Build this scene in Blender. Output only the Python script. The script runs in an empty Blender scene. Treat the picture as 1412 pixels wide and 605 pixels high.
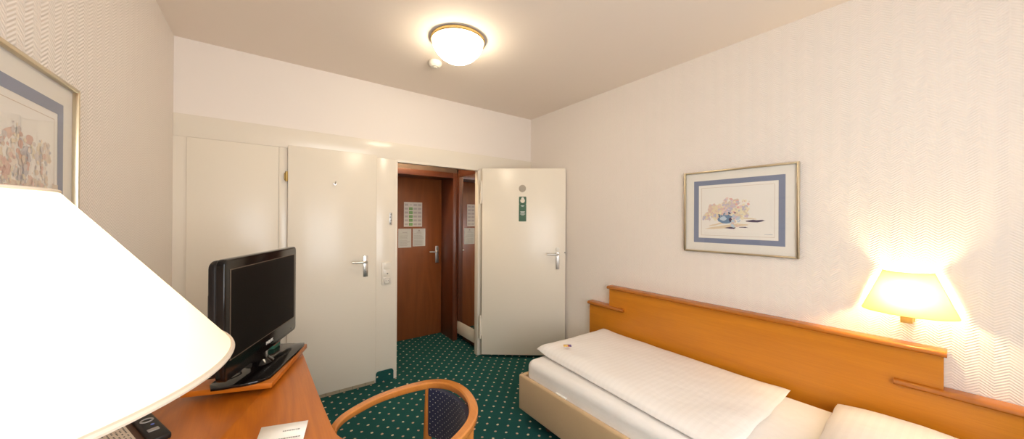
import bpy, bmesh, math, random
from mathutils import Vector, Matrix, noise
PI = math.pi
sc = bpy.context.scene
COL = sc.collection

# ------------------------------------------------------------------ materials
def nt(name):
    m = bpy.data.materials.new(name); m.use_nodes = True
    t = m.node_tree
    return m, t, t.nodes['Principled BSDF'], t.nodes['Material Output']

def pbr(name, col, rough=.5, metal=0., spec=.5, coat=0., coat_rough=.05, bump=None, sheen=0.):
    m, t, b, o = nt(name)
    b.inputs['Base Color'].default_value = (*col, 1)
    b.inputs['Roughness'].default_value = rough
    b.inputs['Metallic'].default_value = metal
    b.inputs['Specular IOR Level'].default_value = spec
    b.inputs['Coat Weight'].default_value = coat
    b.inputs['Coat Roughness'].default_value = coat_rough
    b.inputs['Sheen Weight'].default_value = sheen
    if bump:
        sca, st, dist = bump
        tc = t.nodes.new('ShaderNodeTexCoord')
        n = t.nodes.new('ShaderNodeTexNoise'); n.inputs['Scale'].default_value = sca; n.inputs['Detail'].default_value = 4
        bp = t.nodes.new('ShaderNodeBump'); bp.inputs['Strength'].default_value = st; bp.inputs['Distance'].default_value = dist
        t.links.new(tc.outputs['Object'], n.inputs['Vector'])
        t.links.new(n.outputs['Fac'], bp.inputs['Height'])
        t.links.new(bp.outputs['Normal'], b.inputs['Normal'])
    return m

class NX:
    """tiny node-expression helper"""
    def __init__(s, t): s.t = t
    def m(s, op, a, b=0., c=0.):
        n = s.t.nodes.new('ShaderNodeMath'); n.operation = op
        for i, v in enumerate((a, b, c)):
            if isinstance(v, (int, float)): n.inputs[i].default_value = v
            else: s.t.links.new(v, n.inputs[i])
        return n.outputs[0]
    def mix(s, f, a, b):
        n = s.t.nodes.new('ShaderNodeMix'); n.data_type = 'RGBA'
        for k, v in ((0, f), (6, a), (7, b)):
            if isinstance(v, (int, float)): n.inputs[k].default_value = v
            elif isinstance(v, tuple): n.inputs[k].default_value = (*v, 1)
            else: s.t.links.new(v, n.inputs[k])
        return n.outputs[2]
    def noise(s, vec, scale, detail=3, rough=.5):
        n = s.t.nodes.new('ShaderNodeTexNoise')
        n.inputs['Scale'].default_value = scale; n.inputs['Detail'].default_value = detail; n.inputs['Roughness'].default_value = rough
        s.t.links.new(vec, n.inputs['Vector']); return n.outputs['Fac']
    def coord(s, scale=(1, 1, 1), which='Object', rot=(0, 0, 0)):
        tc = s.t.nodes.new('ShaderNodeTexCoord'); mp = s.t.nodes.new('ShaderNodeMapping')
        mp.inputs['Scale'].default_value = scale; mp.inputs['Rotation'].default_value = rot
        s.t.links.new(tc.outputs[which], mp.inputs['Vector']); return mp.outputs['Vector']
    def sep(s, v):
        n = s.t.nodes.new('ShaderNodeSeparateXYZ'); s.t.links.new(v, n.inputs[0]); return n.outputs
    def bump(s, h, st, dist, bsdf):
        bp = s.t.nodes.new('ShaderNodeBump'); bp.inputs['Strength'].default_value = st; bp.inputs['Distance'].default_value = dist
        s.t.links.new(h, bp.inputs['Height']); s.t.links.new(bp.outputs['Normal'], bsdf.inputs['Normal'])

def wallpaper(name, col, axis):
    """embossed herringbone paper; axis = the wall's horizontal axis"""
    m, t, b, o = nt(name); x = NX(t)
    b.inputs['Base Color'].default_value = (*col, 1); b.inputs['Roughness'].default_value = .6
    s = x.sep(x.coord())
    h = s['X' if axis == 'x' else 'Y']; z = s['Z']
    tri = x.m('MULTIPLY', x.m('ABSOLUTE', x.m('SUBTRACT', x.m('FRACT', x.m('DIVIDE', h, .075)), .5)), 2)
    ph = x.m('MULTIPLY', x.m('ADD', x.m('DIVIDE', z, .0125), x.m('MULTIPLY', tri, 2.2)), 2 * PI)
    hgt = x.m('ADD', x.m('SINE', ph), x.m('MULTIPLY', x.noise(x.coord(), 260), .5))
    x.bump(hgt, .43, .0016, b)
    return m

def wood(name, c1, c2, c3, axis='Y', freq=14., rough=.3, coat=.3, figure=1.):
    m, t, b, o = nt(name); x = NX(t)
    st = {'X': (.12, 1, 1), 'Y': (1, .12, 1), 'Z': (1, 1, .12)}[axis]
    v = x.coord(st)
    big = x.noise(v, 3.2 * figure, 2, .5)
    rings = x.m('FRACT', x.m('MULTIPLY', big, freq))
    rings = x.m('ABSOLUTE', x.m('SUBTRACT', rings, .5))
    fine = x.noise(x.coord(tuple(k * (1 if k == 1 else .25) for k in st)), 170, 3, .7)
    soft = x.noise(v, 9, 2)
    c = x.mix(x.m('MULTIPLY', rings, 1.1), c1, c2)
    c = x.mix(x.m('MULTIPLY', x.m('SUBTRACT', fine, .35), .9), c, c3)
    c = x.mix(x.m('MULTIPLY', soft, .35), c, c1)
    t.links.new(c, b.inputs['Base Color'])
    b.inputs['Roughness'].default_value = rough; b.inputs['Coat Weight'].default_value = coat; b.inputs['Coat Roughness'].default_value = .12
    x.bump(fine, .05, .001, b)
    return m

def dots(name, base, base2, dot_a, dot_b, period, radius, rough=.95, sheen=.2, axes=('X', 'Y')):
    """woven fabric with a staggered grid of little dots"""
    m, t, b, o = nt(name); x = NX(t)
    s = x.sep(x.coord())
    warp = x.m('MULTIPLY', x.m('SUBTRACT', x.noise(x.coord(), 40), .5), .01)
    def lattice(off):
        q = []
        for k in axes:
            f = x.m('FRACT', x.m('ADD', x.m('DIVIDE', x.m('ADD', s[k], warp), period), off))
            q.append(x.m('ABSOLUTE', x.m('SUBTRACT', f, .5)))
        d = x.m('SQRT', x.m('ADD', x.m('MULTIPLY', q[0], q[0]), x.m('MULTIPLY', q[1], q[1])))
        return x.m('LESS_THAN', d, radius / period)
    g = x.noise(x.coord(), 300, 3, .7); gl = x.noise(x.coord(), 6, 3)
    c = x.mix(x.m('ADD', x.m('MULTIPLY', g, .6), x.m('MULTIPLY', gl, .4)), base, base2)
    c = x.mix(lattice(0.), c, dot_a); c = x.mix(lattice(.5), c, dot_b)
    t.links.new(c, b.inputs['Base Color'])
    b.inputs['Roughness'].default_value = rough; b.inputs['Specular IOR Level'].default_value = .1
    b.inputs['Sheen Weight'].default_value = sheen
    x.bump(g, .6, .003, b)
    return m

def linen(name, col, period, amp):
    """white damask with faint satin stripes across"""
    m, t, b, o = nt(name); x = NX(t)
    s = x.sep(x.coord())
    w = x.m('GREATER_THAN', x.m('SINE', x.m('MULTIPLY', s['Y'], 2 * PI / period)), 0.)
    c = x.mix(w, col, tuple(k * (1 - amp) for k in col))
    t.links.new(c, b.inputs['Base Color'])
    t.links.new(x.m('ADD', x.m('MULTIPLY', w, .3), .45), b.inputs['Roughness'])
    b.inputs['Specular IOR Level'].default_value = .25; b.inputs['Sheen Weight'].default_value = .15
    n = x.noise(x.coord((1, .6, 1)), 9, 4, .55)
    x.bump(n, .25, .02, b)
    return m

def emit(name, col, st):
    m, t, b, o = nt(name)
    b.inputs['Base Color'].default_value = (.8, .8, .8, 1)
    b.inputs['Emission Color'].default_value = (*col, 1); b.inputs['Emission Strength'].default_value = st
    return m

def shade_mat(name, col, trans):
    m = bpy.data.materials.new(name); m.use_nodes = True; t = m.node_tree; t.nodes.clear()
    o = t.nodes.new('ShaderNodeOutputMaterial'); d = t.nodes.new('ShaderNodeBsdfDiffuse'); tr = t.nodes.new('ShaderNodeBsdfTranslucent'); mx = t.nodes.new('ShaderNodeMixShader')
    d.inputs['Color'].default_value = (*col, 1); tr.inputs['Color'].default_value = (*col, 1); mx.inputs[0].default_value = trans
    t.links.new(d.outputs[0], mx.inputs[1]); t.links.new(tr.outputs[0], mx.inputs[2]); t.links.new(mx.outputs[0], o.inputs[0])
    return m

def pane_glass(name, tint=(1, 1, 1)):
    m = bpy.data.materials.new(name); m.use_nodes = True; t = m.node_tree; t.nodes.clear()
    o = t.nodes.new('ShaderNodeOutputMaterial'); tr = t.nodes.new('ShaderNodeBsdfTransparent'); g = t.nodes.new('ShaderNodeBsdfGlossy'); f = t.nodes.new('ShaderNodeFresnel'); mx = t.nodes.new('ShaderNodeMixShader')
    tr.inputs['Color'].default_value = (*tint, 1); g.inputs['Roughness'].default_value = .02; f.inputs['IOR'].default_value = 1.45
    ge = t.nodes.new('ShaderNodeNewGeometry'); x = NX(t)
    t.links.new(x.m('MULTIPLY', f.outputs[0], x.m('SUBTRACT', 1., ge.outputs['Backfacing'])), mx.inputs[0]); t.links.new(tr.outputs[0], mx.inputs[1]); t.links.new(g.outputs[0], mx.inputs[2]); t.links.new(mx.outputs[0], o.inputs[0])
    return m

WALL = (.82, .755, .69)
M = dict(
    wall_y=wallpaper('herringbone paper side', WALL, 'y'), wall_x=pbr('plain painted paper', WALL, .6, bump=(220, .1, .002)),
    ceiling=pbr('ceiling paint', (.86, .77, .68), .8, bump=(160, .12, .002)),
    carpet=dots('carpet', (.009, .054, .050), (.021, .104, .096), (.62, .55, .38), (.52, .36, .26), .106, .0085, sheen=0.),
    carpet_patch=dots('carpet on the post', (.009, .054, .050), (.021, .104, .096), (.62, .55, .38), (.52, .36, .26), .106, .0075, sheen=0., axes=('X', 'Z')),
    gloss=pbr('glossy cream paint', (.80, .735, .625), .2, spec=.4, bump=(5, .02, .02)),
    gloss_band=pbr('high gloss cream paint', (.80, .735, .625), .2, spec=.4, bump=(5, .02, .02)),
    door_paint=pbr('glossy cream door paint', (.80, .735, .62), .24, spec=.35, bump=(4, .03, .02)),
    taupe=pbr('dimmed wall tone', (.13, .085, .06), .6),  # pale wall in dim light: the dimness is put into this dark colour
    gap=pbr('shadow gap', (.12, .10, .08), .9),
    mahogany=wood('red brown veneer', (.25, .075, .020), (.165, .045, .012), (.12, .030, .008), 'Z', 9, .35, .2),
    mahogany_dark=wood('dark red brown veneer', (.13, .036, .014), (.085, .022, .009), (.06, .016, .006), 'Z', 9, .35, .2),
    cherry=wood('cherry desk veneer', (.52, .150, .009), (.31, .072, .004), (.25, .056, .004), 'Y', 20, .34, .1),
    beech=wood('orange headboard veneer', (.61, .225, .012), (.49, .16, .008), (.38, .115, .006), 'Y', 7, .34, .06, 1.0),
    beech_cap=wood('headboard cap wood', (.46, .150, .011), (.35, .100, .008), (.26, .07, .006), 'Y', 7, .25, .4),
    chair_wood=wood('lacquered bentwood', (.58, .22, .045), (.44, .145, .026), (.36, .11, .02), 'Y', 6, .22, .5),
    back_cloth=dots('navy dotted back upholstery', (.008, .010, .034), (.015, .018, .055), (.42, .40, .36), (.42, .40, .36), .024, .0018, axes=('Y', 'Z')),
    chair_cloth=dots('navy dotted upholstery', (.008, .010, .034), (.015, .018, .055), (.42, .40, .36), (.42, .40, .36), .024, .0018),
    black=pbr('gloss black plastic', (.004, .003, .003), .12, spec=.4),
    black_soft=pbr('satin black plastic', (.010, .008, .008), .4, spec=.3),
    screen=pbr('dark screen', (.003, .002, .002), .3, spec=.12),
    bezel_line=pbr('thin bronze edge', (.20, .15, .11), .35, metal=.6),
    chrome=pbr('brushed steel', (.62, .60, .56), .28, metal=1.),
    nickel=pbr('satin nickel', (.50, .48, .45), .4, metal=1.),
    brass=pbr('brass', (.72, .50, .20), .28, metal=1.), gilt=pbr('gilt lamp arm', (.62, .40, .12), .45, metal=.4),
    old_brass=pbr('dull brass', (.42, .29, .10), .38, metal=1.),
    plastic=pbr('ivory switch plastic', (.78, .73, .63), .3),
    plastic_dark=pbr('grey plastic', (.20, .19, .17), .4),
    white_plastic=pbr('white plastic', (.78, .74, .66), .4),
    bedding=linen('white damask', (.86, .83, .795), .034, .02),
    sheet=pbr('white fitted sheet', (.85, .825, .795), .75, spec=.2, bump=(7, .3, .03), sheen=.15),
    beige=pbr('beige upholstery', (.57, .40, .225), .75, spec=.25, bump=(9, .25, .02), sheen=.2),
    silver_gold=pbr('champagne metal frame', (.66, .57, .40), .3, metal=1.),
    mat_board=pbr('ivory mat board', (.80, .765, .69), .9),
    blue_board=pbr('grey blue mat', (.205, .235, .33), .9),
    print_paper=pbr('print paper', (.82, .79, .73), .9),
    line=pbr('tan pinstripe', (.48, .34, .22), .9),
    glass=pane_glass('picture glass'), window_glass=pane_glass('window glass'),
    mirror=pbr('mirror', (.86, .85, .83), .015, metal=1.),
    green=pbr('dark green card', (.018, .085, .028), .4), white=pbr('white print', (.85, .85, .80), .8),
    paper=pbr('white paper', (.83, .81, .765), .8), ink=pbr('black ink', (.06, .055, .055), .8), ink_grey=pbr('grey ink', (.33, .31, .29), .8),
    laminate=pbr('laminated sheet', (.66, .63, .58), .25, coat=.5), cell_green=pbr('green cell', (.10, .33, .05), .3), cell_grey=pbr('grey lilac cell', (.48, .44, .43), .3),
    letter=pbr('letter paper', (.52, .52, .49), .3, coat=.4),
    felt=pbr('grey felt disc', (.42, .37, .30), .85),
    tile=pbr('beige tile', (.50, .41, .27), .35), grout=pbr('dark grout', (.22, .17, .11), .9),
    shade=shade_mat('pleated cream shade', (.80, .765, .63), .30), shade_wall=shade_mat('yellow cream shade', (.95, .82, .32), .15),
    trim_white=pbr('shade trim tape', (.62, .53, .42), .8),
    foil_gold=pbr('gold foil', (.75, .48, .12), .3, metal=.6), foil_purple=pbr('purple foil', (.10, .05, .22), .3), foil_red=pbr('red foil', (.40, .05, .07), .3),
    brown=pbr('brown leatherette', (.10, .045, .022), .5), orange_edge=pbr('orange edge', (.55, .20, .06), .5), cream_page=pbr('cream printed page', (.66, .56, .45), .8),
    button_grey=pbr('grey button', (.30, .28, .27), .35), button_blue=pbr('blue button', (.10, .15, .50), .3),
    small_green=pbr('green cardboard', (.03, .13, .08), .6), small_red=pbr('rust red cardboard', (.25, .07, .04), .6),
    curtain=pbr('cream curtain', (.72, .64, .50), .9),
    dome=emit('lit opal glass', (1., .86, .64), 24.), bulb=emit('lit bulb', (1., .84, .60), 140.), bulb_wall=emit('lit small bulb', (1., .74, .38), 500.),
    hall_fill=emit('hall fill glow', (1., .80, .52), 130.),  # glow of the fill light added in the hall
)

# ------------------------------------------------------------------ mesh builder
class MB:
    def __init__(s, off=(0, 0, 0)): s.bm = bmesh.new(); s.off = Vector(off); s.mi = 0
    def _merge(s, b, smooth=False):
        me = bpy.data.meshes.new('tmp')
        for f in b.faces: f.material_index = s.mi; f.smooth = smooth
        b.to_mesh(me); b.free(); s.bm.from_mesh(me); bpy.data.meshes.remove(me); return s
    def box(s, x0, x1, y0, y1, z0, z1, bev=0., seg=2, rot=None, piv=None, smooth=False):
        b = bmesh.new(); bmesh.ops.create_cube(b, size=1)
        for v in b.verts: v.co = Vector(((x0 + x1) / 2 + v.co.x * (x1 - x0), (y0 + y1) / 2 + v.co.y * (y1 - y0), (z0 + z1) / 2 + v.co.z * (z1 - z0)))
        if bev: bmesh.ops.bevel(b, geom=b.edges[:], offset=bev, segments=seg, profile=.5, affect='EDGES')
        if rot: bmesh.ops.rotate(b, verts=b.verts, cent=piv or (0, 0, 0), matrix=rot)
        return s._merge(b, smooth or bev > .004)
    def prism(s, pts, a0, a1, axis='z', bev=0., seg=2):
        """polygon outline extruded along an axis"""
        b = bmesh.new()
        def P(u, v, a): return {'z': (u, v, a), 'y': (u, a, v), 'x': (a, u, v)}[axis]
        lo = [b.verts.new(P(u, v, a0)) for u, v in pts]; hi = [b.verts.new(P(u, v, a1)) for u, v in pts]
        b.faces.new(lo); b.faces.new(hi); n = len(pts)
        for i in range(n): b.faces.new((lo[i], lo[(i + 1) % n], hi[(i + 1) % n], hi[i]))
        bmesh.ops.recalc_face_normals(b, faces=b.faces)
        if bev:
            es = [e for e in b.edges if all(len(f.verts) == n for f in e.link_faces[:1]) or any(len(f.verts) == n for f in e.link_faces)]
            bmesh.ops.bevel(b, geom=es, offset=bev, segments=seg, profile=.5, affect='EDGES')
        return s._merge(b)
    def lathe(s, prof, cx=0, cy=0, n=48, axis='z', cap=True, arc=2 * PI, a0=0., sx=1., sy=1.):
        b = bmesh.new(); rows = []
        full = abs(arc - 2 * PI) < 1e-6
        cnt = n if full else n + 1
        for r, h in prof:
            row = []
            for i in range(cnt):
                a = a0 + arc * i / n; u, v = r * math.cos(a) * sx, r * math.sin(a) * sy
                row.append(b.verts.new({'z': (cx + u, cy + v, h), 'y': (cx + u, h, cy + v), 'x': (h, cx + u, cy + v)}[axis]))
            rows.append(row)
        for k in range(len(rows) - 1):
            for i in range(n if full else n):
                j = (i + 1) % cnt
                if not full and i + 1 >= cnt: continue
                b.faces.new((rows[k][i], rows[k][j], rows[k + 1][j], rows[k + 1][i]))
        if cap and full:
            for row, (r, h) in ((rows[0], prof[0]), (rows[-1], prof[-1])):
                if r > 1e-6: b.faces.new(row)
        bmesh.ops.remove_doubles(b, verts=b.verts, dist=1e-6)
        bmesh.ops.recalc_face_normals(b, faces=b.faces)
        return s._merge(b, True)
    def tube(s, pts, r, n=10, closed=False, prof=None, up=(0, 0, 1)):
        """sweep a circle (or prof, a list of (side, up) offsets) along a path; r may be a list"""
        b = bmesh.new(); pts = [Vector(p) for p in pts]; N = len(pts); rows = []
        rr = r if isinstance(r, (list, tuple)) else [r] * N
        for i, p in enumerate(pts):
            a = pts[(i - 1) % N] if closed or i > 0 else p; c = pts[(i + 1) % N] if closed or i < N - 1 else p
            tg = (c - a).normalized(); u = Vector(up)
            if abs(tg.dot(u)) > .98: u = Vector((1, 0, 0))
            sd = tg.cross(u).normalized(); u2 = sd.cross(tg).normalized()
            if prof: row = [b.verts.new(p + sd * (q[0] * rr[i]) + u2 * (q[1] * rr[i])) for q in prof]
            else: row = [b.verts.new(p + sd * (rr[i] * math.cos(2 * PI * k / n)) + u2 * (rr[i] * math.sin(2 * PI * k / n))) for k in range(n)]
            rows.append(row)
        m = len(rows[0])
        for i in range(N if closed else N - 1):
            for k in range(m):
                b.faces.new((rows[i][k], rows[i][(k + 1) % m], rows[(i + 1) % N][(k + 1) % m], rows[(i + 1) % N][k]))
        if not closed: b.faces.new(rows[0]); b.faces.new(rows[-1])
        bmesh.ops.recalc_face_normals(b, faces=b.faces)
        return s._merge(b, True)
    def grid(s, fn, nu, nv, closed_u=False):
        b = bmesh.new()
        g = [[b.verts.new(fn(i / nu, j / nv)) for j in range(nv + 1)] for i in range(nu + (0 if closed_u else 1))]
        for i in range(nu):
            for j in range(nv):
                b.faces.new((g[i][j], g[(i + 1) % len(g)][j], g[(i + 1) % len(g)][j + 1], g[i][j + 1]))
        bmesh.ops.remove_doubles(b, verts=b.verts, dist=1e-6)
        bmesh.ops.recalc_face_normals(b, faces=b.faces)
        return s._merge(b, True)
    def poly(s, pts):
        b = bmesh.new(); b.faces.new([b.verts.new(p) for p in pts]); return s._merge(b)
    def build(s, name, mats, parent=None, loc=None, **tags):
        off = Vector(loc) if loc is not None else s.off
        for v in s.bm.verts: v.co -= off
        me = bpy.data.meshes.new(name); s.bm.to_mesh(me); s.bm.free(); me.set_sharp_from_angle(angle=math.radians(38))
        for m in (mats if isinstance(mats, list) else [mats]): me.materials.append(M[m] if isinstance(m, str) else m)
        o = bpy.data.objects.new(name, me); COL.objects.link(o)
        if parent is not None: o.parent = parent
        elif loc is not None: o.location = loc
        tag(o, **tags)
        return o

def tag(o, label=None, cat=None, group=None, kind=None):
    for k, v in (('label', label), ('category', cat), ('group', group), ('kind', kind)):
        if v: o[k] = v
    return o

def empty(name, loc, rz=0., label=None, cat=None, group=None, kind=None):
    o = bpy.data.objects.new(name, None); COL.objects.link(o); o.empty_display_size = .05
    o.location = loc; o.rotation_euler = (0, 0, rz)
    return tag(o, label, cat, group, kind)

def text_mesh(name, body, size, mat, parent, loc, rot, depth=.0004):
    cu = bpy.data.curves.new(name + '_curve', 'FONT'); cu.body = body; cu.size = size; cu.align_x = 'CENTER'; cu.align_y = 'CENTER'; cu.extrude = depth
    tmp = bpy.data.objects.new(name + '_tmp', cu); COL.objects.link(tmp)
    dg = bpy.context.evaluated_depsgraph_get()
    me = bpy.data.meshes.new_from_object(tmp.evaluated_get(dg)); bpy.data.objects.remove(tmp); bpy.data.curves.remove(cu)
    me.name = name; me.materials.clear(); me.materials.append(M[mat])
    o = bpy.data.objects.new(name, me); COL.objects.link(o); o.parent = parent; o.location = loc; o.rotation_euler = rot
    return o

def structure(name, mb, mat, label, cat, parent=None):
    return mb.build(name, mat, parent, label=label, cat=cat, kind='structure')

def smooth_path(pts, n=6):
    """Catmull-Rom through the points"""
    P = [Vector(p) for p in pts]; out = []
    for i in range(len(P) - 1):
        a = P[max(i - 1, 0)]; b = P[i]; c = P[i + 1]; d = P[min(i + 2, len(P) - 1)]
        for k in range(n):
            t = k / n
            out.append(.5 * ((2 * b) + (c - a) * t + (2 * a - 5 * b + 4 * c - d) * t * t + (3 * b - a - 3 * c + d) * t ** 3))
    out.append(P[-1]); return out

# ------------------------------------------------------------------ the room
L, R, B, F, C = -.50, 2.5554, 3.10, -1.15, 2.654      # left, right, back, front (window) walls and ceiling
structure('floor', MB().box(L - .1, R + .1, F - .1, 4.2, -.1, 0), 'carpet', 'dark green carpet with small cream dots', 'carpet')
structure('ceiling', MB().box(L - .1, R + .1, F - .1, B + .05, C, C + .1), 'ceiling', 'plain beige ceiling of the bedroom', 'ceiling')
structure('wall_left', MB().box(L - .1, L, F - .1, B + .05, 0, C), 'wall_y', 'left wall in cream herringbone paper behind desk', 'wall')
structure('wall_right', MB().box(R, R + .1, F - .1, B + .05, 0, C), 'wall_y', 'right wall in cream herringbone paper beside bed', 'wall')
DL, DR, DT = .955, 1.832, 1.988                      # the open doorway
structure('wall_back', MB().box(L, DL, B, B + .05, 0, C).box(DR, R, B, B + .05, 0, C).box(DL, DR, B, B + .05, DT, C), 'wall_x', 'white back wall with the doorway opening', 'wall')
wx0, wx1, wz0, wz1 = -.40, 1.40, .70, 2.50
structure('wall_front', MB().box(L, wx0, F - .1, F, 0, C).box(wx1, R, F - .1, F, 0, C).box(wx0, wx1, F - .1, F, 0, wz0).box(wx0, wx1, F - .1, F, wz1, C), 'wall_x', 'window wall opposite the doors', 'wall')
win = MB(); 
for a in ((wx0, wx0 + .05, wz0, wz1), (wx1 - .05, wx1, wz0, wz1), (wx0, wx1, wz0, wz0 + .05), (wx0, wx1, wz1 - .05, wz1), ((wx0 + wx1) / 2 - .03, (wx0 + wx1) / 2 + .03, wz0, wz1)): win.box(a[0], a[1], F - .08, F - .03, a[2], a[3], .004)
wo = structure('window_1', win, 'white_plastic', 'white framed window opposite the doors', 'window')
MB().box(wx0 + .05, (wx0 + wx1) / 2 - .03, F - .058, F - .054, wz0 + .05, wz1 - .05).box((wx0 + wx1) / 2 + .03, wx1 - .05, F - .058, F - .054, wz0 + .05, wz1 - .05).build('window_pane', 'window_glass', wo)
MB().box(wx0 - .05, wx1 + .05, F, F + .12, wz0 - .035, wz0, .004).build('window_sill', 'white_plastic', wo)

# cream panelling below the white strip of the back wall
structure('trim_1', MB().box(L, R, B - .012, B, 1.995, 2.146, .002), 'gloss_band', 'wide glossy cream band running along above the doors', 'trim')
structure('trim_2', MB().box(L, -.433, B - .008, B, 0, 1.995).box(.074, .127, B - .008, B, 0, 1.995, .001).box(.782, DL, B - .012, B, 0, 1.995, .002), 'gloss', 'cream painted posts between the closed doors', 'trim')
jamb = MB().box(DL - .004, DL + .012, B - .0125, B + .055, 0, DT, .002).box(DR - .012, 1.90, B - .0125, B, 0, 1.995, .002).box(DR - .012, DR + .004, B, B + .055, 0, DT, .002).box(DL, DR, B - .0125, B + .055, DT - .012, DT + .01, .002)
structure('trim_3', jamb, 'gloss', 'cream frame around the open doorway', 'door frame')
structure('trim_4', MB().box(1.90, R, B - .008, B, 0, 1.995), 'gloss', 'cream panel on the back wall behind the open door', 'trim')
# tiled sill under the bathroom door
th = structure('trim_5', MB().box(.127, .776, B - .010, B + .02, 0, .032), 'tile', 'low beige tile strip under the bathroom door', 'tile')
gr = MB()
for i in range(6): gr.box(.195 + i * .1, .198 + i * .1, B - .0108, B - .0095, .001, .032)
gr.build('grout_joints', 'grout', th)

def lever(mb, x, y, z, dx, out, r=.009, ln=.115):
    """lever handle bar: neck out of the plate along -y (local) then sideways"""
    mb.tube(smooth_path([(x, y, z), (x, y - out * .7, z), (x + dx * .015, y - out, z), (x + dx * ln * .6, y - out, z + .002), (x + dx * ln, y - out, z + .004)], 5), r, 12)

# cupboard panel left of the bathroom door
d4 = structure('door_4', MB().box(-.433, .072, B - .022, B - .002, .02, 1.993, .003), 'door_paint', 'plain cream cupboard door at the left corner behind television', 'door')
# bathroom door
d2 = structure('door_2', MB().box(.129, .777, B - .034, B - .012, .036, 2.012, .003), 'door_paint', 'closed cream bathroom door with lever handle', 'door')
MB().box(.671, .708, B - .040, B - .034, .955, 1.135, .003).build('handle_plate', 'chrome', d2)
hb = MB(); lever(hb, .690, B - .038, 1.083, -1, .05); hb.build('door_handle', 'chrome', d2)
MB().box(.686, .694, B - .0408, B - .039, .985, 1.005).build('keyhole', 'plastic_dark', d2)
MB().box(.106, .126, B - .024, B - .008, 1.745, 1.80, .003).lathe([(.009, 1.735), (.009, 1.81)], .121, B - .03, 12).build('hinge', 'old_brass', d2)
hk = MB().lathe([(.011, B - .040), (.011, B - .034)], .45, 1.737, 16, 'y'); hk.tube(smooth_path([(.45, B - .038, 1.74), (.45, B - .062, 1.735), (.45, B - .07, 1.752)], 4), .0045, 8)
hk.build('coat_hook', 'chrome', d2)

# the open door, swung against the right wall
A = Vector((1.832, 3.024, 0)); ang = math.radians(-38.04); W = .878
d1 = empty('door_1', (A.x, A.y, 0), ang, 'open cream door swung towards the right wall', 'door', kind='structure')
MB().box(0, W, 0, .034, .03, 1.993, .003).build('door_leaf', 'door_paint', d1)
MB().lathe([(.036, -.006), (.038, -.004), (.038, 0)], .424, 1.781, 32, 'y').build('felt_disc', 'felt', d1)
MB().box(.778, .815, -.006, 0, .935, 1.115, .003).build('handle_plate', 'nickel', d1)
hb = MB(); lever(hb, .797, -.004, 1.093, -1, .05); hb.build('door_handle', 'chrome', d1)
MB().lathe([(.019, -.010), (.021, -.006), (.021, 0)], .797, 1.145, 24, 'y').build('lock_rosette', 'plastic', d1)
MB().box(W - .0005, W + .002, .008, .024, 1.08, 1.12).lathe([(.007, -.002), (.007, 0)], W - .006, 1.11, 10, 'y').build('latch', 'plastic_dark', d1)
for z0 in (.20, 1.62):
    MB().lathe([(.009, z0), (.009, z0 + .24)], -.012, -.004, 14).box(-.012, .004, -.004, .010, z0 + .03, z0 + .21).build('hinge', 'door_paint', d1)

# ---- vestibule behind the doorway
HX0, HX1, HY, HC = .60, 2.50, 3.98, 2.45
structure('wall_hall_back', MB().box(HX0 - .1, HX1, HY + .03, HY + .13, 0, HC), 'wall_x', 'rear wall of the small entrance hall', 'wall')
structure('wall_hall_left', MB().box(HX0 - .1, HX0, B + .05, HY + .03, 0, HC), 'wall_x', 'left wall of the small entrance hall', 'wall')
structure('wall_hall_right', MB().box(HX1, HX1 + .1, B + .05, HY + .13, 0, HC), 'wall_x', 'right wall of the small entrance hall', 'wall')
structure('ceiling_hall', MB().box(HX0 - .1, HX1 + .1, B + .05, HY + .13, HC, HC + .1), 'ceiling', 'ceiling of the small entrance hall', 'ceiling')
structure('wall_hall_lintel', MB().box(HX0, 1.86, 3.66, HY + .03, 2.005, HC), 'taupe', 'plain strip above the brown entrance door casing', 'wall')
cas = MB().box(1.806, 1.856, 3.64, HY + .03, 0, 2.0, .002).box(.885, .949, 3.64, HY + .03, 0, 2.0, .002).box(.949, 1.806, 3.64, HY + .03, 1.955, 2.0, .002)
cas.box(1.797, 1.856, 3.628, 3.642, 0, 2.008, .004).box(.875, .959, 3.628, 3.642, 0, 2.008, .004).box(.959, 1.797, 3.628, 3.642, 1.945, 2.008, .004)
structure('trim_6', cas, 'mahogany_dark', 'deep dark brown casing of the entrance door', 'door frame')
d3 = structure('door_3', MB().box(.95, 1.805, HY, HY + .04, .006, 1.985, .002), 'mahogany', 'red brown wooden entrance door seen through the doorway', 'door')
MB().box(1.722, 1.766, HY - .010, HY, .905, 1.115, .003).build('handle_plate', 'nickel', d3)
hb = MB(); lever(hb, 1.740, HY - .008, 1.045, -1, .05); hb.build('door_handle', 'chrome', d3)
MB().box(1.732, 1.756, HY - .012, HY - .009, 1.06, 1.10).build('card_slot', 'plastic_dark', d3)

wd = empty('mirrored_wardrobe', (1.86, 3.40, 0), 0, 'tall wardrobe with mirror door inside the entrance hall', 'wardrobe')
o = (1.86, 3.40, 0)
MB(o).box(1.872, 2.45, 3.16, 3.635, .10, 2.40).box(1.93, 2.45, 3.17, 3.625, 0, .10).build('carcass', 'mahogany_dark', wd)
MB(o).box(1.856, 1.872, 3.16, 3.627, .085, .232, .002).build('plinth_board', 'gloss', wd)
MB(o).box(1.862, 1.870, 3.195, 3.592, .236, 1.955).build('mirror', 'mirror', wd)
MB(o).box(1.854, 1.872, 3.592, 3.627, .234, 2.04, .003).box(1.854, 1.872, 3.16, 3.195, .234, 2.04, .003).box(1.854, 1.872, 3.195, 3.592, 1.955, 2.04, .003).box(1.858, 1.873, 3.16, 3.627, 2.04, 2.40).build('mirror_frame', 'mahogany_dark', wd)
lh = empty('ceiling_lamp', (1.15, 3.35, HC), 0, 'unseen round fill light added inside the entrance hall', 'ceiling lamp')  # out of view, added to brighten the entrance door
MB().lathe([(.09, -.02), (.10, -.012), (.10, 0)]).build('base', 'white_plastic', lh)
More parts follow.
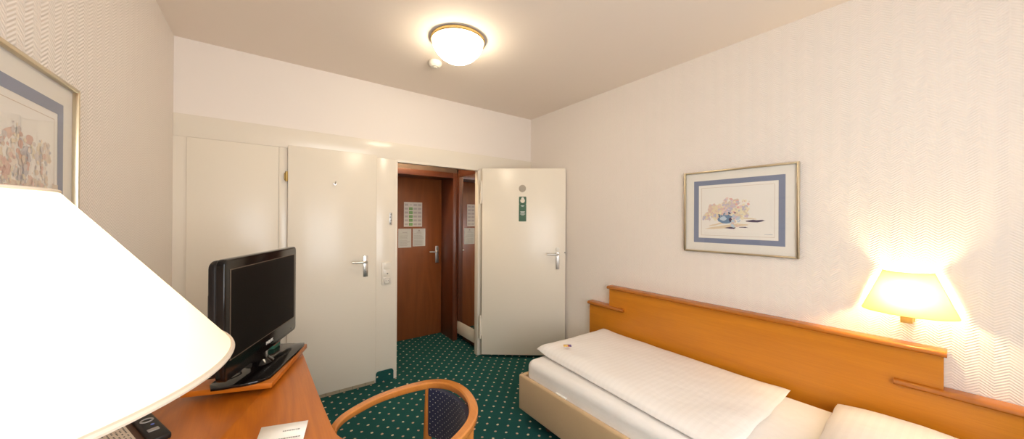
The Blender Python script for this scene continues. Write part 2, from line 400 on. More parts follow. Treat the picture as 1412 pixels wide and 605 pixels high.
MB().lathe([(0, -.07), (.05, -.062), (.08, -.042), (.088, -.02)]).build('fill_cover', 'hall_fill', lh)

# ---- notices on the entrance door
y = HY - .0015
def at_door(u, v, k=0): return (u, y - .0004 * k, v)
def rect(mb, u0, u1, v0, v1, k, yy=None):
    q = (yy if yy is not None else HY - .0015) - .0004 * k
    mb.poly([(u0, q, v0), (u1, q, v0), (u1, q, v1), (u0, q, v1)])
o = (1.435, HY, 1.36)
pg = MB().box(1.322, 1.547, HY - .0015, HY, 1.362, 1.658)
for r in range(6):
    z1 = 1.648 - r * .047
    pg.mi = 1
    if r: rect(pg, 1.383, 1.428, z1 - .038, z1 - .006, 1)
    pg.mi = 2
    for c0, c1 in ((1.330, 1.374), (1.436, 1.484), (1.492, 1.538)): rect(pg, c0, c1, z1 - .036, z1 - .008, 1)
    pg.mi = 3
    for c0, c1 in ((1.334, 1.368), (1.390, 1.421), (1.442, 1.478), (1.498, 1.532)):
        for q in (.016, .024): rect(pg, c0, c1, z1 - q - .0035, z1 - q, 2)
tag(pg.build('price_table', ['laminate', 'cell_green', 'cell_grey', 'ink_grey'], loc=o), 'laminated table with green cells on the entrance door, above two letters', 'notice')
for (u0, u1, v0, v1, lab, emb) in ((1.257, 1.413, 1.112, 1.338, 'left letter sheet under the green table on the entrance door', False), (1.431, 1.589, 1.122, 1.338, 'right letter sheet with a small emblem under the green table', True)):
    o = ((u0 + u1) / 2, HY, v0)
    ln = MB().box(u0, u1, HY - .0015, HY, v0, v1); ln.mi = 1; random.seed(5 + int(emb))
    for k in range(13):
        z = v1 - .062 - k * .0118
        if k in (1, 6): continue
        rect(ln, u0 + .014, u1 - .014 - random.random() * .04, z, z + .0035, 1)
    rect(ln, u0 + .05, u1 - .05, v1 - .048, v1 - .042, 1)
    if emb: rect(ln, (u0 + u1) / 2 - .010, (u0 + u1) / 2 + .010, v1 - .033, v1 - .016, 1)
    ln.build('letter_sheet', ['letter', 'ink_grey'], loc=o, label=lab, cat='notice', group='letter sheets on the entrance door')

# ---- hanger sign on the open door
ca, sa = math.cos(ang), math.sin(ang)
def on_door(s, d=0.): return (A.x + s * ca + d * sa, A.y + s * sa - d * ca)
hx, hy = on_door(.427)
hs = empty('door_hanger', (hx, hy, 1.435), ang, 'green hanger sign with white print on the open cream door', 'door sign')
sg = MB(); n = 28; r0 = .0245; cz = .218
outl = [(-.039, 0), (.039, 0), (.039, .26), (-.039, .26)]
ang_ring = [(r0 * math.cos(2 * PI * k / n), cz + r0 * math.sin(2 * PI * k / n)) for k in range(n)]
def edge_pt(a):
    c, s_ = math.cos(a), math.sin(a)
    t = min([(.039 / abs(c)) if abs(c) > 1e-9 else 9, ((.26 - cz) / s_) if s_ > 1e-9 else 9, (.04 / -s_) if s_ < -1e-9 else 9]); return (t * c, cz + t * s_)
for yy in (-.003, -.0015):
    for k in range(n):
        a0, a1 = 2 * PI * k / n, 2 * PI * (k + 1) / n
        p, q = ang_ring[k], ang_ring[(k + 1) % n]; e0, e1 = edge_pt(a0), edge_pt(a1)
        sg.poly([(p[0], yy, p[1]), (e0[0], yy, e0[1]), (e1[0], yy, e1[1]), (q[0], yy, q[1])])
sg.box(-.039, .039, -.003, -.0015, 0, cz - .04)
for cxs, czs in ((.039, .26), (-.039, .26)):
    sg.poly([(cxs, -.003, czs), (cxs, -.003, cz + (.26 - cz) * .9), (cxs * .9, -.003, czs)])
MB().lathe([(.013, -.02), (.015, -.014), (.009, -.008), (.009, -.0005)], 0, .238, 20, 'y').build('knob', 'white_plastic', hs)
sg.mi = 1
for (u, v, w, h) in ((0, .163, .017, .004), (0, .155, .012, .003), (0, .098, .024, .0055), (0, .089, .019, .0045), (0, .075, .027, .0045), (0, .066, .015, .0035)): sg.poly([(u - w, -.0034, v), (u + w, -.0034, v), (u + w, -.0034, v + h), (u - w, -.0034, v + h)])
sg.build('card', ['green', 'white'], hs)

# ---- switches, metal plate, carpet patch on the post
sx, sy = .872, B - .012
sw = empty('switch_panel', (sx, sy, .862), 0, 'ivory upright panel of two switches and a socket beside the doorway', 'light switch')
MB().box(-.041, .041, -.011, 0, 0, .205, .004).build('cover_plate', 'plastic', sw)
MB().box(-.029, .029, -.017, -.009, .142, .196, .003).build('rocker', 'plastic', sw)
rk = MB().box(-.029, .029, -.016, -.009, .076, .130, .003).build('rocker', 'plastic', sw)
MB().lathe([(.007, -.018), (.007, -.015)], .004, .101, 14, 'y').build('indicator', 'plastic_dark', rk)
so = MB().lathe([(.027, -.018), (.024, -.018), (.021, -.008), (0, -.008)], 0, .037, 28, 'y').box(-.030, .030, -.014, -.009, .006, .068, .003).build('socket', 'plastic', sw)
MB().lathe([(.003, -.0205), (.003, -.017)], -.010, .037, 10, 'y').lathe([(.003, -.0205), (.003, -.017)], .010, .037, 10, 'y').build('contacts', 'plastic_dark', so)
pl = empty('metal_wall_plate', (.905, B - .012, 1.398), 0, 'narrow upright metal plate on the post left of the doorway', 'wall fitting')
MB().box(-.012, .012, -.006, 0, 0, .112, .002).build('plate', 'nickel', pl)
pk = MB()
for k in range(4): pk.lathe([(.0065, -.010), (.0065, -.005)], -.004 + .006 * (k % 2), .016 + k * .027, 10, 'y')
pk.build('screw_heads', 'plastic_dark', pl)
cp = [(.785, 0), (.937, 0), (.937, .078), (.930, .092), (.916, .098), (.806, .098), (.792, .092), (.785, .078)]
structure('trim_7', MB().prism(cp, B - .020, B - .012, 'y'), 'carpet_patch', 'small green carpet patch at the foot of the post', 'carpet')

# ------------------------------------------------------------------ ceiling light and smoke detector
lc = (1.026, 2.016, C)
cl = empty('ceiling_lamp', lc, 0, 'lit round opal ceiling lamp with a brass ring', 'ceiling lamp')
MB().lathe([(.150, 0), (.176, -.001), (.181, -.008), (.180, -.020), (.174, -.024), (.162, -.020)], n=64, cap=False).build('brass_ring', 'brass', cl)
MB().lathe([(.0, -.152), (.04, -.149), (.080, -.137), (.115, -.114), (.145, -.082), (.163, -.048), (.169, -.02)], n=64).build('glass_bowl', 'dome', cl)
sd = empty('smoke_detector', (1.032, 2.407, C), 0, 'small white smoke detector on the ceiling behind the lamp', 'smoke detector')
MB().lathe([(0, -.040), (.030, -.039), (.040, -.030), (.048, -.024), (.050, -.018), (.050, 0)]).build('body', 'white_plastic', sd)
MB().lathe([(.0, -.044), (.014, -.043), (.016, -.039)], .0, 0, 20).build('test_button', 'plastic', sd)

# ------------------------------------------------------------------ pictures
def picture(loc, rz, label, seed, warm, bowl):
    p = empty('framed_picture', loc, rz, label, 'picture', 'framed flower pictures')
    w, h, fw = .338, .29, .012
    f = MB()
    f.box(-w, -w + fw, -.022, 0, -h, h, .003).box(w - fw, w, -.022, 0, -h, h, .003).box(-w + fw, w - fw, -.022, 0, -h, -h + fw, .003).box(-w + fw, w - fw, -.022, 0, h - fw, h, .003)
    f.build('frame', 'silver_gold', p)
    MB().box(-w + fw, w - fw, -.008, -.002, -h + fw, h - fw).build('mat_board', 'mat_board', p)
    def ring(mb, a, b_, t, yy):
        for u0, u1, v0, v1 in ((-a, -a + t, -b_, b_), (a - t, a, -b_, b_), (-a + t, a - t, -b_, -b_ + t), (-a + t, a - t, b_ - t, b_)): mb.poly([(u0, yy, v0), (u1, yy, v0), (u1, yy, v1), (u0, yy, v1)])
    mb = MB(); ring(mb, w - .068, h - .068, .034, -.0084); mb.build('blue_border', 'blue_board', p)
    pm = [M['print_paper'], M['line']]
    cols = warm
    for i, c in enumerate(cols): pm.append(pbr('watercolour %d %s' % (i, label[:9]), tuple(.70 * c[q] + .30 * (.82, .79, .73)[q] for q in range(3)), .95))
    dark = len(pm); pm.append(pbr('watercolour dark ' + label[:9], (.075, .055, .10), .95)); pm.append(pbr('bowl blue ' + label[:9], (.16, .25, .38), .95)); pm.append(pbr('bowl pale ' + label[:9], (.50, .60, .68), .95)); pm.append(pbr('tan wash ' + label[:9], (.72, .60, .42), .95))
    g = MB(); g.mi = 0
    a, b_ = w - .105, h - .105
    g.poly([(-a, -.0086, -b_), (a, -.0086, -b_), (a, -.0086, b_), (-a, -.0086, b_)])
    g.mi = 1; ring(g, a - .016, b_ - .016, .0013, -.0088)
    rnd = random.Random(seed); k = [0]
    def blob(u, v, ru, rv, mi, n=11, jag=.35, tilt=0.):
        k[0] += 1; g.mi = mi; yy = -.0089 - .000006 * k[0]; q = []
        for i in range(n):
            t = 2 * PI * i / n; r = 1 + rnd.uniform(-jag, jag)
            x_, z_ = ru * r * math.cos(t), rv * r * math.sin(t)
            q.append((u + x_ * math.cos(tilt) - z_ * math.sin(tilt), yy, v + x_ * math.sin(tilt) + z_ * math.cos(tilt)))
        g.poly(q)
    bu, bv, sc_ = bowl
    # tablecloth wash, long shadows, flowers, the round blue bowl
    blob(bu + .02, bv - .045, .13, .012, dark + 3, tilt=.12); blob(bu + .11, bv + .008, .075, .006, dark + 3, tilt=-.08); blob(bu - .06, bv - .035, .05, .006, dark + 3, tilt=.25)
    blob(bu + .165, bv - .012, .04, .0075, dark); blob(bu + .20, bv - .006, .022, .003, dark); blob(bu + .03, bv - .058, .036, .006, dark); blob(bu + .10, bv - .053, .03, .003, dark)
    nc = len(cols)
    for i in range(330):
        t = rnd.uniform(0, PI * 1.08) - .05; rr = rnd.random() ** .6
        k_ = 1 + .28 * math.sin(t * 5 + seed) * math.sin(t * 2.3); u = bu + .01 + .135 * sc_ * rr * k_ * math.cos(t); v = bv + .02 + .115 * sc_ * rr * k_ * math.sin(t)
        if i < 60: s_ = rnd.uniform(.012, .024)
        else: s_ = rnd.uniform(.002, .010)
        ci = min(nc - 1, int(nc * (.5 + .5 * math.cos(t + rnd.uniform(-.8, .8)))))
        if rnd.random() < .3: ci = rnd.randrange(nc)
        blob(u, v, s_, s_ * rnd.uniform(.6, 1), 2 + ci, tilt=rnd.uniform(0, 3))
    for i in range(16): blob(bu + rnd.uniform(-.05, .07), bv + rnd.uniform(.005, .05), .006, .004, dark if i % 2 else dark + 1, tilt=rnd.uniform(0, 3))
    blob(bu, bv, .052, .030, dark + 1, 16, .06); blob(bu - .018, bv + .006, .022, .014, dark + 2, 12, .2); blob(bu + .03, bv - .004, .012, .016, dark, 9, .3)
    for i in range(26): blob(bu + .05 + rnd.uniform(-.02, .04), bv - .02 + rnd.uniform(-.03, .045), rnd.uniform(.005, .012), rnd.uniform(.005, .012), rnd.choice([2, 3, 4, dark + 2, dark + 3]), tilt=rnd.uniform(0, 3))
    for i in range(7): blob(a - .065 + i * .006, -b_ + .034 + rnd.uniform(-.001, .001), .003, .0012, dark + 1, 6)
    g.build('print', pm, p)
    MB().box(-w + fw, w - fw, -.016, -.0145, -h + fw, h - fw).build('glass', 'glass', p)
    return p
pastel = [(.74, .60, .33), (.66, .42, .34), (.52, .40, .53), (.76, .52, .46), (.70, .30, .26), (.40, .38, .52), (.60, .50, .36), (.78, .70, .42)]
ruddy = [(.66, .40, .30), (.60, .30, .22), (.74, .62, .42), (.55, .48, .46), (.78, .66, .55), (.42, .40, .44), (.66, .50, .36)]
picture((R - .001, .920, 1.516), -PI / 2, 'framed watercolour of flowers in a blue bowl above the bed', 4, pastel, (-.055, -.055, 1.))
picture((L + .001, 1.327, 1.560), PI / 2, 'framed reddish flower picture on the left wall behind the lampshade', 9, ruddy, (.045, -.085, 1.35))

# ------------------------------------------------------------------ headboard
hbd = empty('headboard', (2.52, .983, 0), 0, 'long stepped orange wooden headboard on the right wall behind the bed', 'headboard')
o = (2.52, .983, 0)
prof = [(2.134, 0), (2.134, .655), (1.908, .655), (1.908, .835), (.058, .835), (.058, .655), (-.168, .655), (-.168, 0)]
MB(o).prism(prof, 2.500, R - .004, 'x').build('panel', 'beech', hbd)
def cap(y0, y1, zt, x1=R - .004):
    c = MB(o); pr = [(-.026, -.012), (-.031, -.006), (-.031, .003), (-.026, .010), (-.016, .014)]
    pts = [(2.475 + .031 + p[0] - .0, zt - .014 + p[1]) for p in pr] + [(x1, zt), (x1, zt - .026)]
    # outline lies in x-z, extruded along y
    b = MB(o); b.prism([(a_, z_) for a_, z_ in pts], y0, y1, 'y', 0)
    return b
for nm_, a in (('top_cap', (.048, 1.918, .861)), ('end_cap', (1.750, 2.144, .682)), ('end_cap', (-.178, .208, .682))):
    cap(a[0], a[1], a[2]).build(nm_, 'beech_cap', hbd)

# ------------------------------------------------------------------ bed
bed = empty('bed', (1.98, .89, 0), 0, 'single bed base in beige upholstery in front of the headboard', 'bed')
o = (1.98, .89, 0)
bx0, bx1, by0, by1 = 1.478, 2.472, -.14, 1.918
MB(o).box(bx0, bx0 + .034, by0, by1, .086, .335, .012, 3).build('side_panel', 'beige', bed)
MB(o).box(bx1 - .034, bx1, by0, by1, .086, .335, .012, 3).build('side_panel', 'beige', bed)
MB(o).box(bx0 + .030, bx1 - .030, by1 - .036, by1 - .001, .086, .335, .012, 3).build('foot_panel', 'beige', bed)
MB(o).box(bx0 + .030, bx1 - .030, by0 + .001, by0 + .036, .086, .335, .012, 3).build('head_panel', 'beige', bed)
MB(o).box(bx0 + .034, bx1 - .034, by0 + .036, by1 - .036, .095, .138).build('slat_deck', 'beige', bed)
for xx in (1.575, 2.38):
    for yy in (.0, 1.70):
        MB(o).lathe([(.018, 0), (.022, .006), (.018, .05), (.016, .095)], xx, yy, 20).build('foot', 'brown', bed)
MB().box(bx0 + .0345, bx1 - .0345, by0 + .038, by1 - .038, .139, .447, .052, 6).build('mattress', 'sheet', loc=(1.975, .889, .139), label='mattress in a white fitted sheet on the beige bed base', cat='mattress')

# small white label at the edge of the bed base
def blend(q, u, v):
    a, b, c, d = [Vector(k) for k in q]
    return (a * (1 - u) + b * u) * (1 - v) + (d * (1 - u) + c * u) * v
def cushion(name, quad, zb, th, mat, loc, nu, nv, edge, wr, label, cat, seed, lift=0., slope=None):
    """puffy closed cloth body over a quad (near-foot, far-foot, far-head, near-head); edge = rounding width"""
    b = bmesh.new(); top = {}; bot = {}
    q = [(x_, y_, 0) for x_, y_ in quad]
    wu = (Vector(q[1]) - Vector(q[0])).length; wv = (Vector(q[3]) - Vector(q[0])).length
    def rmp(s): return .5 - .5 * math.cos(PI * s)
    us = [(.5 * i / nu * 2) for i in range(nu + 1)]; vs = [j / nv for j in range(nv + 1)]
    def dens(t): return t - .11 * math.sin(2 * PI * t)
    for i in range(nu + 1):
        for j in range(nv + 1):
            u, v = dens(i / nu), dens(j / nv)
            p = blend(q, u, v)
            d = min(u, 1 - u) * wu; e = min(v, 1 - v) * wv
            k = 1.
            for s in (d, e):
                if s < edge: k *= math.sqrt(max(0., 1 - (1 - s / edge) ** 2))
            nz = noise.noise(Vector((p.x * 5 + seed, p.y * 5, 0))) * wr + noise.noise(Vector((p.x * 13 + seed, p.y * 11, 3))) * wr * .4
            crn = math.exp(-((d / .09) ** 2 + (e / .09) ** 2)) * lift
            bulge = 0.
            # wavy rim
            if i in (0, nu): p.x += noise.noise(Vector((p.y * 7, seed, 1))) * .006
            if j in (0, nv): p.y += noise.noise(Vector((p.x * 7, seed, 5))) * .008
            hh = th(u, v) if callable(th) else th
            zt = zb + hh * (.30 + .70 * k) + nz * k + crn
            zl = zb + hh * .30 * (1 - k) + crn
            top[i, j] = b.verts.new((p.x, p.y, zt))
            bot[i, j] = top[i, j] if (i in (0, nu) or j in (0, nv)) else b.verts.new((p.x, p.y, max(zb, zl - 0.0)))
    for i in range(nu):
        for j in range(nv):
            for g in (top, bot):
                vs_ = [g[i, j], g[i + 1, j], g[i + 1, j + 1], g[i, j + 1]]
                try: b.faces.new(vs_ if g is top else vs_[::-1])
                except ValueError: pass
    bmesh.ops.recalc_face_normals(b, faces=b.faces)
    mb = MB(); mb._merge(b, True)
    return mb.build(name, mat, loc=loc, label=label, cat=cat)
duv = cushion('duvet', [(1.628, 1.895), (2.455, 1.935), (2.460, .600), (1.548, .590)], .449, lambda u, v: (.090 - .050 * u) * (1 - .45 * v), 'bedding', (2.0, 1.25, .449), 34, 50, .10, .007, 'white striped duvet folded lengthwise on the mattress', 'duvet', 3, .012)
pil = cushion('pillow', [(1.66, .375), (2.462, .405), (2.462, -.095), (1.66, -.095)], .449, .092, 'bedding', (2.05, .16, .449), 26, 22, .20, .008, 'white pillow at the head of the bed under the wall lamp', 'pillow', 8, .0)
tag_ = MB().box(1.502, 1.513, 1.47, 1.56, .334, .340, .001).build('care_label', 'white', bed)
tag_.location = (-1.98, -.89, 0)

# wrapped sweet lying on the duvet
swt = empty('wrapped_sweet', (1.75, 1.70, .542), math.radians(-38), 'small gold and purple wrapped sweet lying on the duvet corner', 'sweet')
MB().box(-.026, .004, -.013, .013, 0, .008, .002).build('gold_half', 'foil_gold', swt)
MB().box(.004, .014, -.013, .013, 0, .0085, .002).build('red_band', 'foil_red', swt)
MB().box(.014, .030, -.013, .013, 0, .008, .002).build('purple_half', 'foil_purple', swt)

# ------------------------------------------------------------------ wall lamp
wl_ = (R, .1675, 1.017)
wlamp = empty('wall_lamp', wl_, 0, 'lit wall lamp with a cream half cone shade above the headboard', 'wall lamp')
def half(zb, zt, rb, rt, d):
    pts = []
    return pts
sh = MB()
def shf(u, v):
    t = PI * (.5 + u)                       # half ellipse bulging to -x
    rb, rt, d0, d1 = .156, .083, .125, .072
    r = rb + (rt - rb) * v; d = d0 + (d1 - d0) * v
    return (-.012 + d * math.cos(t), r * math.sin(t), -.012 + .200 * v)
sh.grid(shf, 40, 8)
sh.build('lamp_shade', 'shade_wall', wlamp)
rim = MB()
for v in (0., 1.): rim.tube([Vector(shf(k / 40, v)) for k in range(41)], .0022, 6)
for u in (0., 1.): rim.tube([Vector(shf(u, k / 4)) for k in range(5)], .0022, 6)
rim.build('shade_rim', 'shade_wall', wlamp)
br = MB().box(-.012, 0, -.022, .022, -.055, .10, .003).box(-.075, -.045, -.020, .020, -.055, .035, .003).box(-.05, -.01, -.008, .008, -.03, -.012, .002)
br.build('brass_bracket', 'gilt', wlamp)
MB().lathe([(.012, .010), (.012, .030)], -.06, 0, 16).build('bulb_holder', 'white_plastic', wlamp)
MB().lathe([(.0, .120), (.012, .116), (.020, .102), (.022, .082), (.016, .052), (.010, .030)], -.06, 0, 20).build('bulb', 'bulb_wall', wlamp)

# ------------------------------------------------------------------ desk
desk = empty('desk', (-.10, 1.25, 0), 0, 'orange brown cherry desk with curved front along the left wall', 'desk')
o = (-.10, 1.25, 0)
front = smooth_path([(.152, 2.09, 0), (.157, 2.0, 0), (.164, 1.75, 0), (.171, 1.515, 0), (.180, 1.302, 0), (.183, 1.255, 0), (.192, 1.195, 0), (.222, 1.145, 0), (.262, 1.11, 0), (.30, 1.06, 0), (.315, 1.00, 0), (.315, .42, 0)], 6)
out = [(p.x, p.y) for p in front] + [(.30, .39), (-.498, .39), (-.498, 2.10), (.142, 2.10)]
MB(o).prism(out, .722, .750, 'z', .003, 2).build('desk_top', 'cherry', desk)
MB(o).box(-.47, .09, 2.03, 2.055, 0, .722, .002).build('side_panel', 'cherry', desk)
MB(o).box(-.47, .25, .43, .455, 0, .722, .002).build('side_panel', 'cherry', desk)
MB(o).box(-.47, -.452, .455, 2.03, .30, .722).build('back_panel', 'cherry', desk)

# swivel board and television
ex = Vector((.151, .395, 0)).normalized(); tv_ang = math.atan2(ex.y, ex.x)
def plan(x_, y_): return Vector((x_, y_, 0))
# front edge of the board runs (.019,1.598)-(.170,1.993); local frame: x along it, -y towards the room
mid = plan(.0976, 1.855); nrm = Vector((-ex.y, ex.x, 0))
bc = mid + nrm * .15
brd = empty('swivel_board', (bc.x, bc.y, .750), tv_ang, 'square wooden swivel board under the television on the desk', 'swivel board')
MB().box(-.2184, .2184, -.15, .15, .018, .040, .002).build('board', 'cherry', brd)
MB().lathe([(.11, 0), (.11, .018)]).build('turntable', 'black_soft', brd)
tl = Vector((-.121, 1.591, 0)); tr_ = Vector((.132, 2.169, 0)); tx = (tr_ - tl).normalized(); ta = math.atan2(tx.y, tx.x); tn = Vector((-tx.y, tx.x, 0))
tm = (tl + tr_) / 2; hw = (tr_ - tl).length / 2
tv = empty('television', (tm.x, tm.y, .790), ta, 'black flat screen television turned towards the bed on the desk', 'television')
z0, z1 = .058, .508
def rrect(w0, w1, v0, v1, r, n=5):
    pts = []
    for cx_, cz_, s in ((w1 - r, v1 - r, 0), (w0 + r, v1 - r, 1), (w0 + r, v0 + r, 2), (w1 - r, v0 + r, 3)):
        for k in range(n + 1):
            a = PI / 2 * (s + k / n); pts.append((cx_ + r * math.cos(a), cz_ + r * math.sin(a)))
    return pts
MB().prism(rrect(-hw, hw, z0, z1, .022), 0, .030, 'y', .006, 3).build('bezel', 'black', tv)
scr = MB().box(-hw + .034, hw - .034, -.0015, .002, z0 + .075, z1 - .042).build('screen', 'screen', tv)
e = MB()
for u0, u1, v0, v1 in ((-hw + .031, -hw + .034, z0 + .072, z1 - .039), (hw - .034, hw - .031, z0 + .072, z1 - .039), (-hw + .034, hw - .034, z0 + .072, z0 + .075), (-hw + .034, hw - .034, z1 - .042, z1 - .039)): e.box(u0, u1, -.0025, .002, v0, v1)
e.build('screen_edge', 'bezel_line', tv)
MB().prism(rrect(-hw + .008, hw - .008, z0 + .012, z1 - .006, .03), .030, .060, 'y', .010, 3).box(-hw + .03, hw - .05, .058, .072, z0 + .14, z1 - .13, .006, 2).build('back_cover', 'black_soft', tv)
text_mesh('brand_lettering', 'PHILIPS', .020, 'white', tv, (.02, -.0012, z0 + .036), (PI / 2, 0, 0))
MB().box(hw - .055, hw - .05, -.002, 0, z0 + .018, z0 + .022).build('standby_light', 'button_grey', tv)
MB().box(-.045, .045, .022, .050, .012, .10, .008, 2).lathe([(.06, .012), (.052, .02), (.04, .03)], 0, .036, 24).build('stand_neck', 'black', tv)
bp = [(-.165, -.085), (.185, -.085), (.215, -.045), (.225, .02), (.20, .11), (-.20, .11), (-.225, .02), (-.205, -.05)]
bp = [(p.x, p.y) for p in smooth_path([(a, b, 0) for a, b in bp + bp[:1]], 3)[:-1]]
MB().prism(bp, 0, .012, 'z', .003).build('stand_base', 'black', tv)

cb = MB().tube(smooth_path([(-.20, 1.80, .806), (-.13, 1.775, .812), (-.085, 1.80, .808), (-.10, 1.85, .812), (-.15, 1.87, .806), (-.22, 1.90, .803), (-.31, 1.95, .80), (-.40, 2.0, .76), (-.46, 2.02, .754)], 6), .003, 8)
gb = empty('small_box', (.034, 2.066, .8025), ta, 'small dark green box with a rust red lid on the stand base under the television', 'box')
MB().box(-.034, .034, -.014, .014, 0, .017, .001).build('box_body', 'small_green', gb)
MB().box(-.035, .035, -.015, .015, .017, .025, .001).build('box_lid', 'small_red', gb)

# ------------------------------------------------------------------ table lamp
tlx, tly = -.262, .562
tlm = empty('table_lamp', (tlx, tly, .750), 0, 'lit table lamp with a big white cone shade on the desk', 'table lamp')
z = lambda q: q - .75
MB().lathe([(.0, 0), (.085, 0), (.09, .006), (.085, .018), (.05, .03), (.022, .05), (.016, .08)]).build('lamp_base', 'brass', tlm)
MB().lathe([(.012, .07), (.016, .12), (.034, .18), (.046, .24), (.040, .31), (.020, .37), (.012, .42), (.010, .56)]).build('lamp_stem', 'brass', tlm)
MB().lathe([(.2265, z(1.281)), (.2235, z(1.286)), (.083, z(1.476))], n=96, cap=False).build('lamp_shade', 'shade', tlm)
MB().tube([(.226 * math.cos(2 * PI * k / 96), .226 * math.sin(2 * PI * k / 96), z(1.280)) for k in range(96)], .0036, 8, True).build('shade_rim', 'trim_white', tlm)
MB().tube([(.083 * math.cos(2 * PI * k / 48), .083 * math.sin(2 * PI * k / 48), z(1.476)) for k in range(48)], .002, 8, True).build('shade_top_rim', 'trim_white', tlm)
spd = MB()
for k in range(3):
    a = 2 * PI * k / 3 + .4; spd.tube([(.0, 0, z(1.462)), (.081 * math.cos(a), .081 * math.sin(a), z(1.474))], .0018, 6)
spd.lathe([(.0, z(1.492)), (.006, z(1.488)), (.008, z(1.480)), (.004, z(1.47)), (.010, z(1.46))], 0, 0, 16).build('shade_carrier', 'brass', tlm)
MB().lathe([(.0, z(1.41)), (.018, z(1.405)), (.030, z(1.385)), (.030, z(1.365)), (.018, z(1.335)), (.012, z(1.31))], 0, 0, 24).build('bulb', 'bulb', tlm)

# ------------------------------------------------------------------ things on the desk
cd = bpy.data.objects.new('card_tmp', None)
fw_ = .066
zig = [(0.085, .030), (.030, .002), (-.030, .034), (-.085, .002)]
def sheet(mb, x0, x1, sk):
    for k in range(3):
        (ya, za), (yb, zb_) = zig[k], zig[k + 1]
        mb.poly([(x0 + sk * k, ya, za), (x1 + sk * k, ya, za), (x1 + sk * (k + 1), yb, zb_), (x0 + sk * (k + 1), yb, zb_)])
tx_ = MB(); sheet(tx_, -.066, .066, .0); tx_.mi = 1
def on_card(t):
    k = min(2, int(t * 3)); f = t * 3 - k; (ya, za), (yb, zb_) = zig[k], zig[k + 1]; return ya + (yb - ya) * f, za + (zb_ - za) * f + .0009
random.seed(3)
for t0, xa, xb in ((.13, .00, .042), (.26, -.018, .052), (.42, -.03, .05), (.50, -.03, .04), (.57, -.03, .05), (.72, -.03, .05), (.80, -.03, .045)):
    x_ = xa
    while x_ < xb:
        w_ = random.uniform(.003, .007); (ya, za), (yb, zb_) = on_card(t0), on_card(t0 + .018)
        tx_.poly([(x_, ya, za), (x_ + w_, ya, za), (x_ + w_, yb, zb_), (x_, yb, zb_)]); x_ += w_ + .0015
bpy.data.objects.remove(cd)
tx_.bm.transform(Matrix.Translation((.025, 1.233, .750)) @ Matrix.Rotation(math.radians(-19), 4, 'Z'))
cdo = tx_.build('folded_card', ['paper', 'ink_grey'], loc=(.025, 1.233, .750), label='white folded card with printed lines near the desk front edge', cat='card')
sm = cdo.modifiers.new('thickness', 'SOLIDIFY'); sm.thickness = .0006

# remote control with ring pad lying beside the printed folder
rc_dir = Vector((.085, -.20, 0)).normalized(); ra = math.atan2(rc_dir.y, rc_dir.x)
rc = empty('remote_control', (-.298, 1.572, .750), ra, 'black remote control with a round ring pad on the desk', 'remote control')
MB().box(-.125, .095, -.024, .024, 0, .020, .006, 3).build('body', 'black_soft', rc)
MB().tube([(-.055 + .014 * math.cos(2 * PI * k / 32), .014 * math.sin(2 * PI * k / 32), .0205) for k in range(32)], .0028, 8, True).build('ring_pad', 'button_grey', rc)
MB().lathe([(.0045, .019), (.0045, .022), (.0, .0225)], -.012, .004, 14).build('blue_button', 'button_blue', rc)
MB().box(.018, .040, -.016, .010, .019, .022, .002).build('grey_button', 'button_grey', rc)
bk = empty('printed_folder', (-.412, 1.562, .750), ra, 'printed cream folder with a brown edge partly under the lampshade', 'folder')
MB().box(-.16, .14, -.085, .085, 0, .006, .001).build('cover', 'brown', bk)
pt = MB().box(-.155, .135, -.083, .068, .006, .011); pt.mi = 1; random.seed(11)
for r in range(16):
    x_ = -.150
    while x_ < .128:
        w_ = random.uniform(.004, .009)
        if random.random() < .7: pt.poly([(x_, -.076 + r * .009, .0113), (x_ + w_, -.076 + r * .009, .0113), (x_ + w_, -.0725 + r * .009, .0113), (x_, -.0725 + r * .009, .0113)])
        x_ += w_ + .004
pt.build('page', ['cream_page', 'ink'], bk)
cb.build('power_cable', 'black_soft', loc=(-.20, 1.80, .80), label='thin black cable behind the television stand', cat='cable')

# ------------------------------------------------------------------ chair
ch = empty('desk_chair', (.40, 1.22, 0), 0, 'bentwood armchair with navy dotted back pushed up to the desk', 'chair')
o = (.40, 1.22, 0)
hp = [(.198, 1.372, .672), (.212, 1.390, .688), (.262, 1.428, .695), (.377, 1.462, .705), (.492, 1.444, .720), (.590, 1.396, .735), (.640, 1.322, .745), (.657, 1.22, .750)]
path = smooth_path(hp + [(x_, 2.44 - y_, z_) for x_, y_, z_ in hp[-2::-1]], 8)
pr = [(-.5, -.45), (-.38, -.62), (.38, -.62), (.5, -.45), (.5, .10), (.36, .26), (-.36, .26), (-.5, .10)]
MB(o).tube([Vector(p) + Vector((0, 0, -.006)) for p in path], [.024 + .010 * math.sin(PI * i / (len(path) - 1)) for i in range(len(path))], prof=pr).build('arm_rail', 'chair_wood', ch)
def arc_pt(t, z_, off=0.):
    """t in -1..1 around the back from post to post"""
    a = t * math.radians(38)
    return Vector((.375 + (.262 + off) * math.cos(a), 1.22 + (.28 + off) * math.sin(a) * 1.0, z_))
def padf(u, v):
    # closed tube-like slab around the back: u around the thickness, v along the arc
    t = -1 + 2 * v
    ring = [(-.010, .505), (-.014, .52), (-.014, .69), (-.010, .712), (.010, .712), (.014, .69), (.014, .52), (.010, .505)]
    k = int(round(u * 8)) % 8
    return arc_pt(t, ring[k][1], ring[k][0])
bkp = MB(o).grid(padf, 8, 24, True).build('back_pad', 'back_cloth', ch)
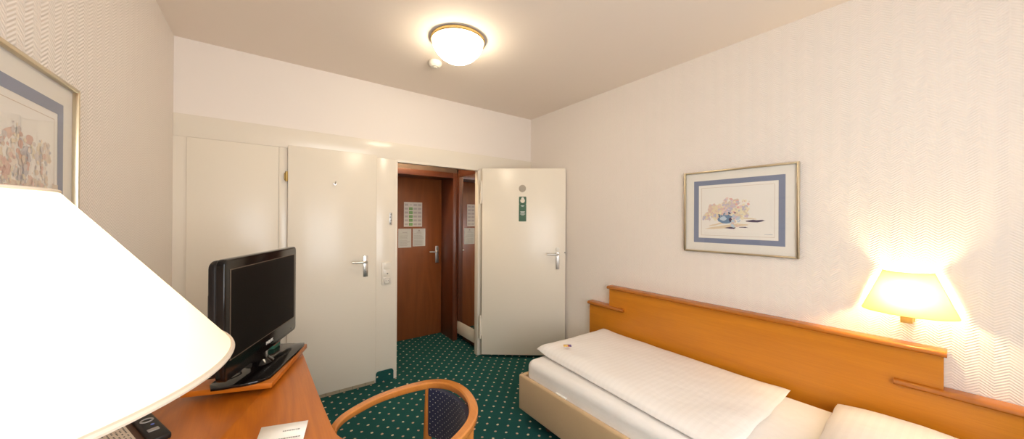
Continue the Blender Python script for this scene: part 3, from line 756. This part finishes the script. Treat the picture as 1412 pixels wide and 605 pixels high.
for s in (1, -1):
    q = arc_pt(s * 1.06, .5)
    MB(o).tube([(q.x + .03, q.y + s * .022, 0), (q.x + .01, q.y + s * .008, .25), (q.x, q.y, .46), (q.x + .006, q.y + .006 * s, .72)], [.017, .019, .019, .014], 12).build('leg', 'chair_wood', ch)
    MB(o).tube([(.165, 1.22 + s * .165, 0), (.182, 1.22 + s * .158, .42), (.200, 1.22 + s * .152, .672)], [.014, .018, .014], 12).build('leg', 'chair_wood', ch)
seat_o = [(.205, 1.05), (.56, 1.06), (.60, 1.12), (.61, 1.22), (.60, 1.32), (.56, 1.38), (.205, 1.39), (.19, 1.30), (.185, 1.22), (.19, 1.13)]
MB(o).prism([(p.x, p.y) for p in smooth_path([(a, b, 0) for a, b in seat_o + seat_o[:1]], 4)[:-1]], .395, .425, 'z', .004).build('seat_frame', 'chair_wood', ch)
MB(o).prism([(.40 + (p.x - .40) * .95, 1.22 + (p.y - 1.22) * .95) for p in smooth_path([(a, b, 0) for a, b in seat_o + seat_o[:1]], 4)[:-1]], .425, .470, 'z', .014, 3).build('seat_pad', 'chair_cloth', ch)

# ------------------------------------------------------------------ camera, world, view
cam = bpy.data.cameras.new('camera'); co_ = bpy.data.objects.new('camera', cam); COL.objects.link(co_)
yaw, pitch, roll = .6342, .0018, .0053
fwd = Vector((math.sin(yaw) * math.cos(pitch), math.cos(yaw) * math.cos(pitch), math.sin(pitch)))
rgt = Vector((math.cos(yaw), -math.sin(yaw), 0)); upv = rgt.cross(fwd)
r2 = rgt * math.cos(roll) + upv * math.sin(roll); u2 = upv * math.cos(roll) - rgt * math.sin(roll)
mw = Matrix((r2, u2, -fwd)).transposed().to_4x4(); mw.translation = (0, 0, 1.448); co_.matrix_world = mw
cam.sensor_width = 36; cam.sensor_fit = 'HORIZONTAL'; cam.lens = 459.97 / 1412 * 36; cam.clip_start = .02
sc.camera = co_

w = bpy.data.worlds.new('sky'); sc.world = w; w.use_nodes = True
bg = w.node_tree.nodes['Background']; bg.inputs['Color'].default_value = (.95, .97, 1., 1); bg.inputs['Strength'].default_value = 8.
pl_ = bpy.data.lights.new('window_daylight', 'AREA'); pl_.shape = 'RECTANGLE'; pl_.size = wx1 - wx0; pl_.size_y = wz1 - wz0
pl_.cycles.is_portal = True
po = bpy.data.objects.new('window_daylight', pl_); COL.objects.link(po); po.location = ((wx0 + wx1) / 2, F - .11, (wz0 + wz1) / 2); po.rotation_euler = (PI / 2, 0, 0)

vs = sc.view_settings; vs.view_transform = 'Standard'; vs.look = 'None'; vs.exposure = 0.; vs.gamma = 1.; vs.use_curve_mapping = False
sc.cycles.use_denoising = True; sc.cycles.max_bounces = 12; sc.cycles.diffuse_bounces = 6; sc.cycles.glossy_bounces = 5; sc.cycles.transparent_max_bounces = 12
sc.cycles.sample_clamp_indirect = 8.; sc.cycles.caustics_reflective = False; sc.cycles.caustics_refractive = False
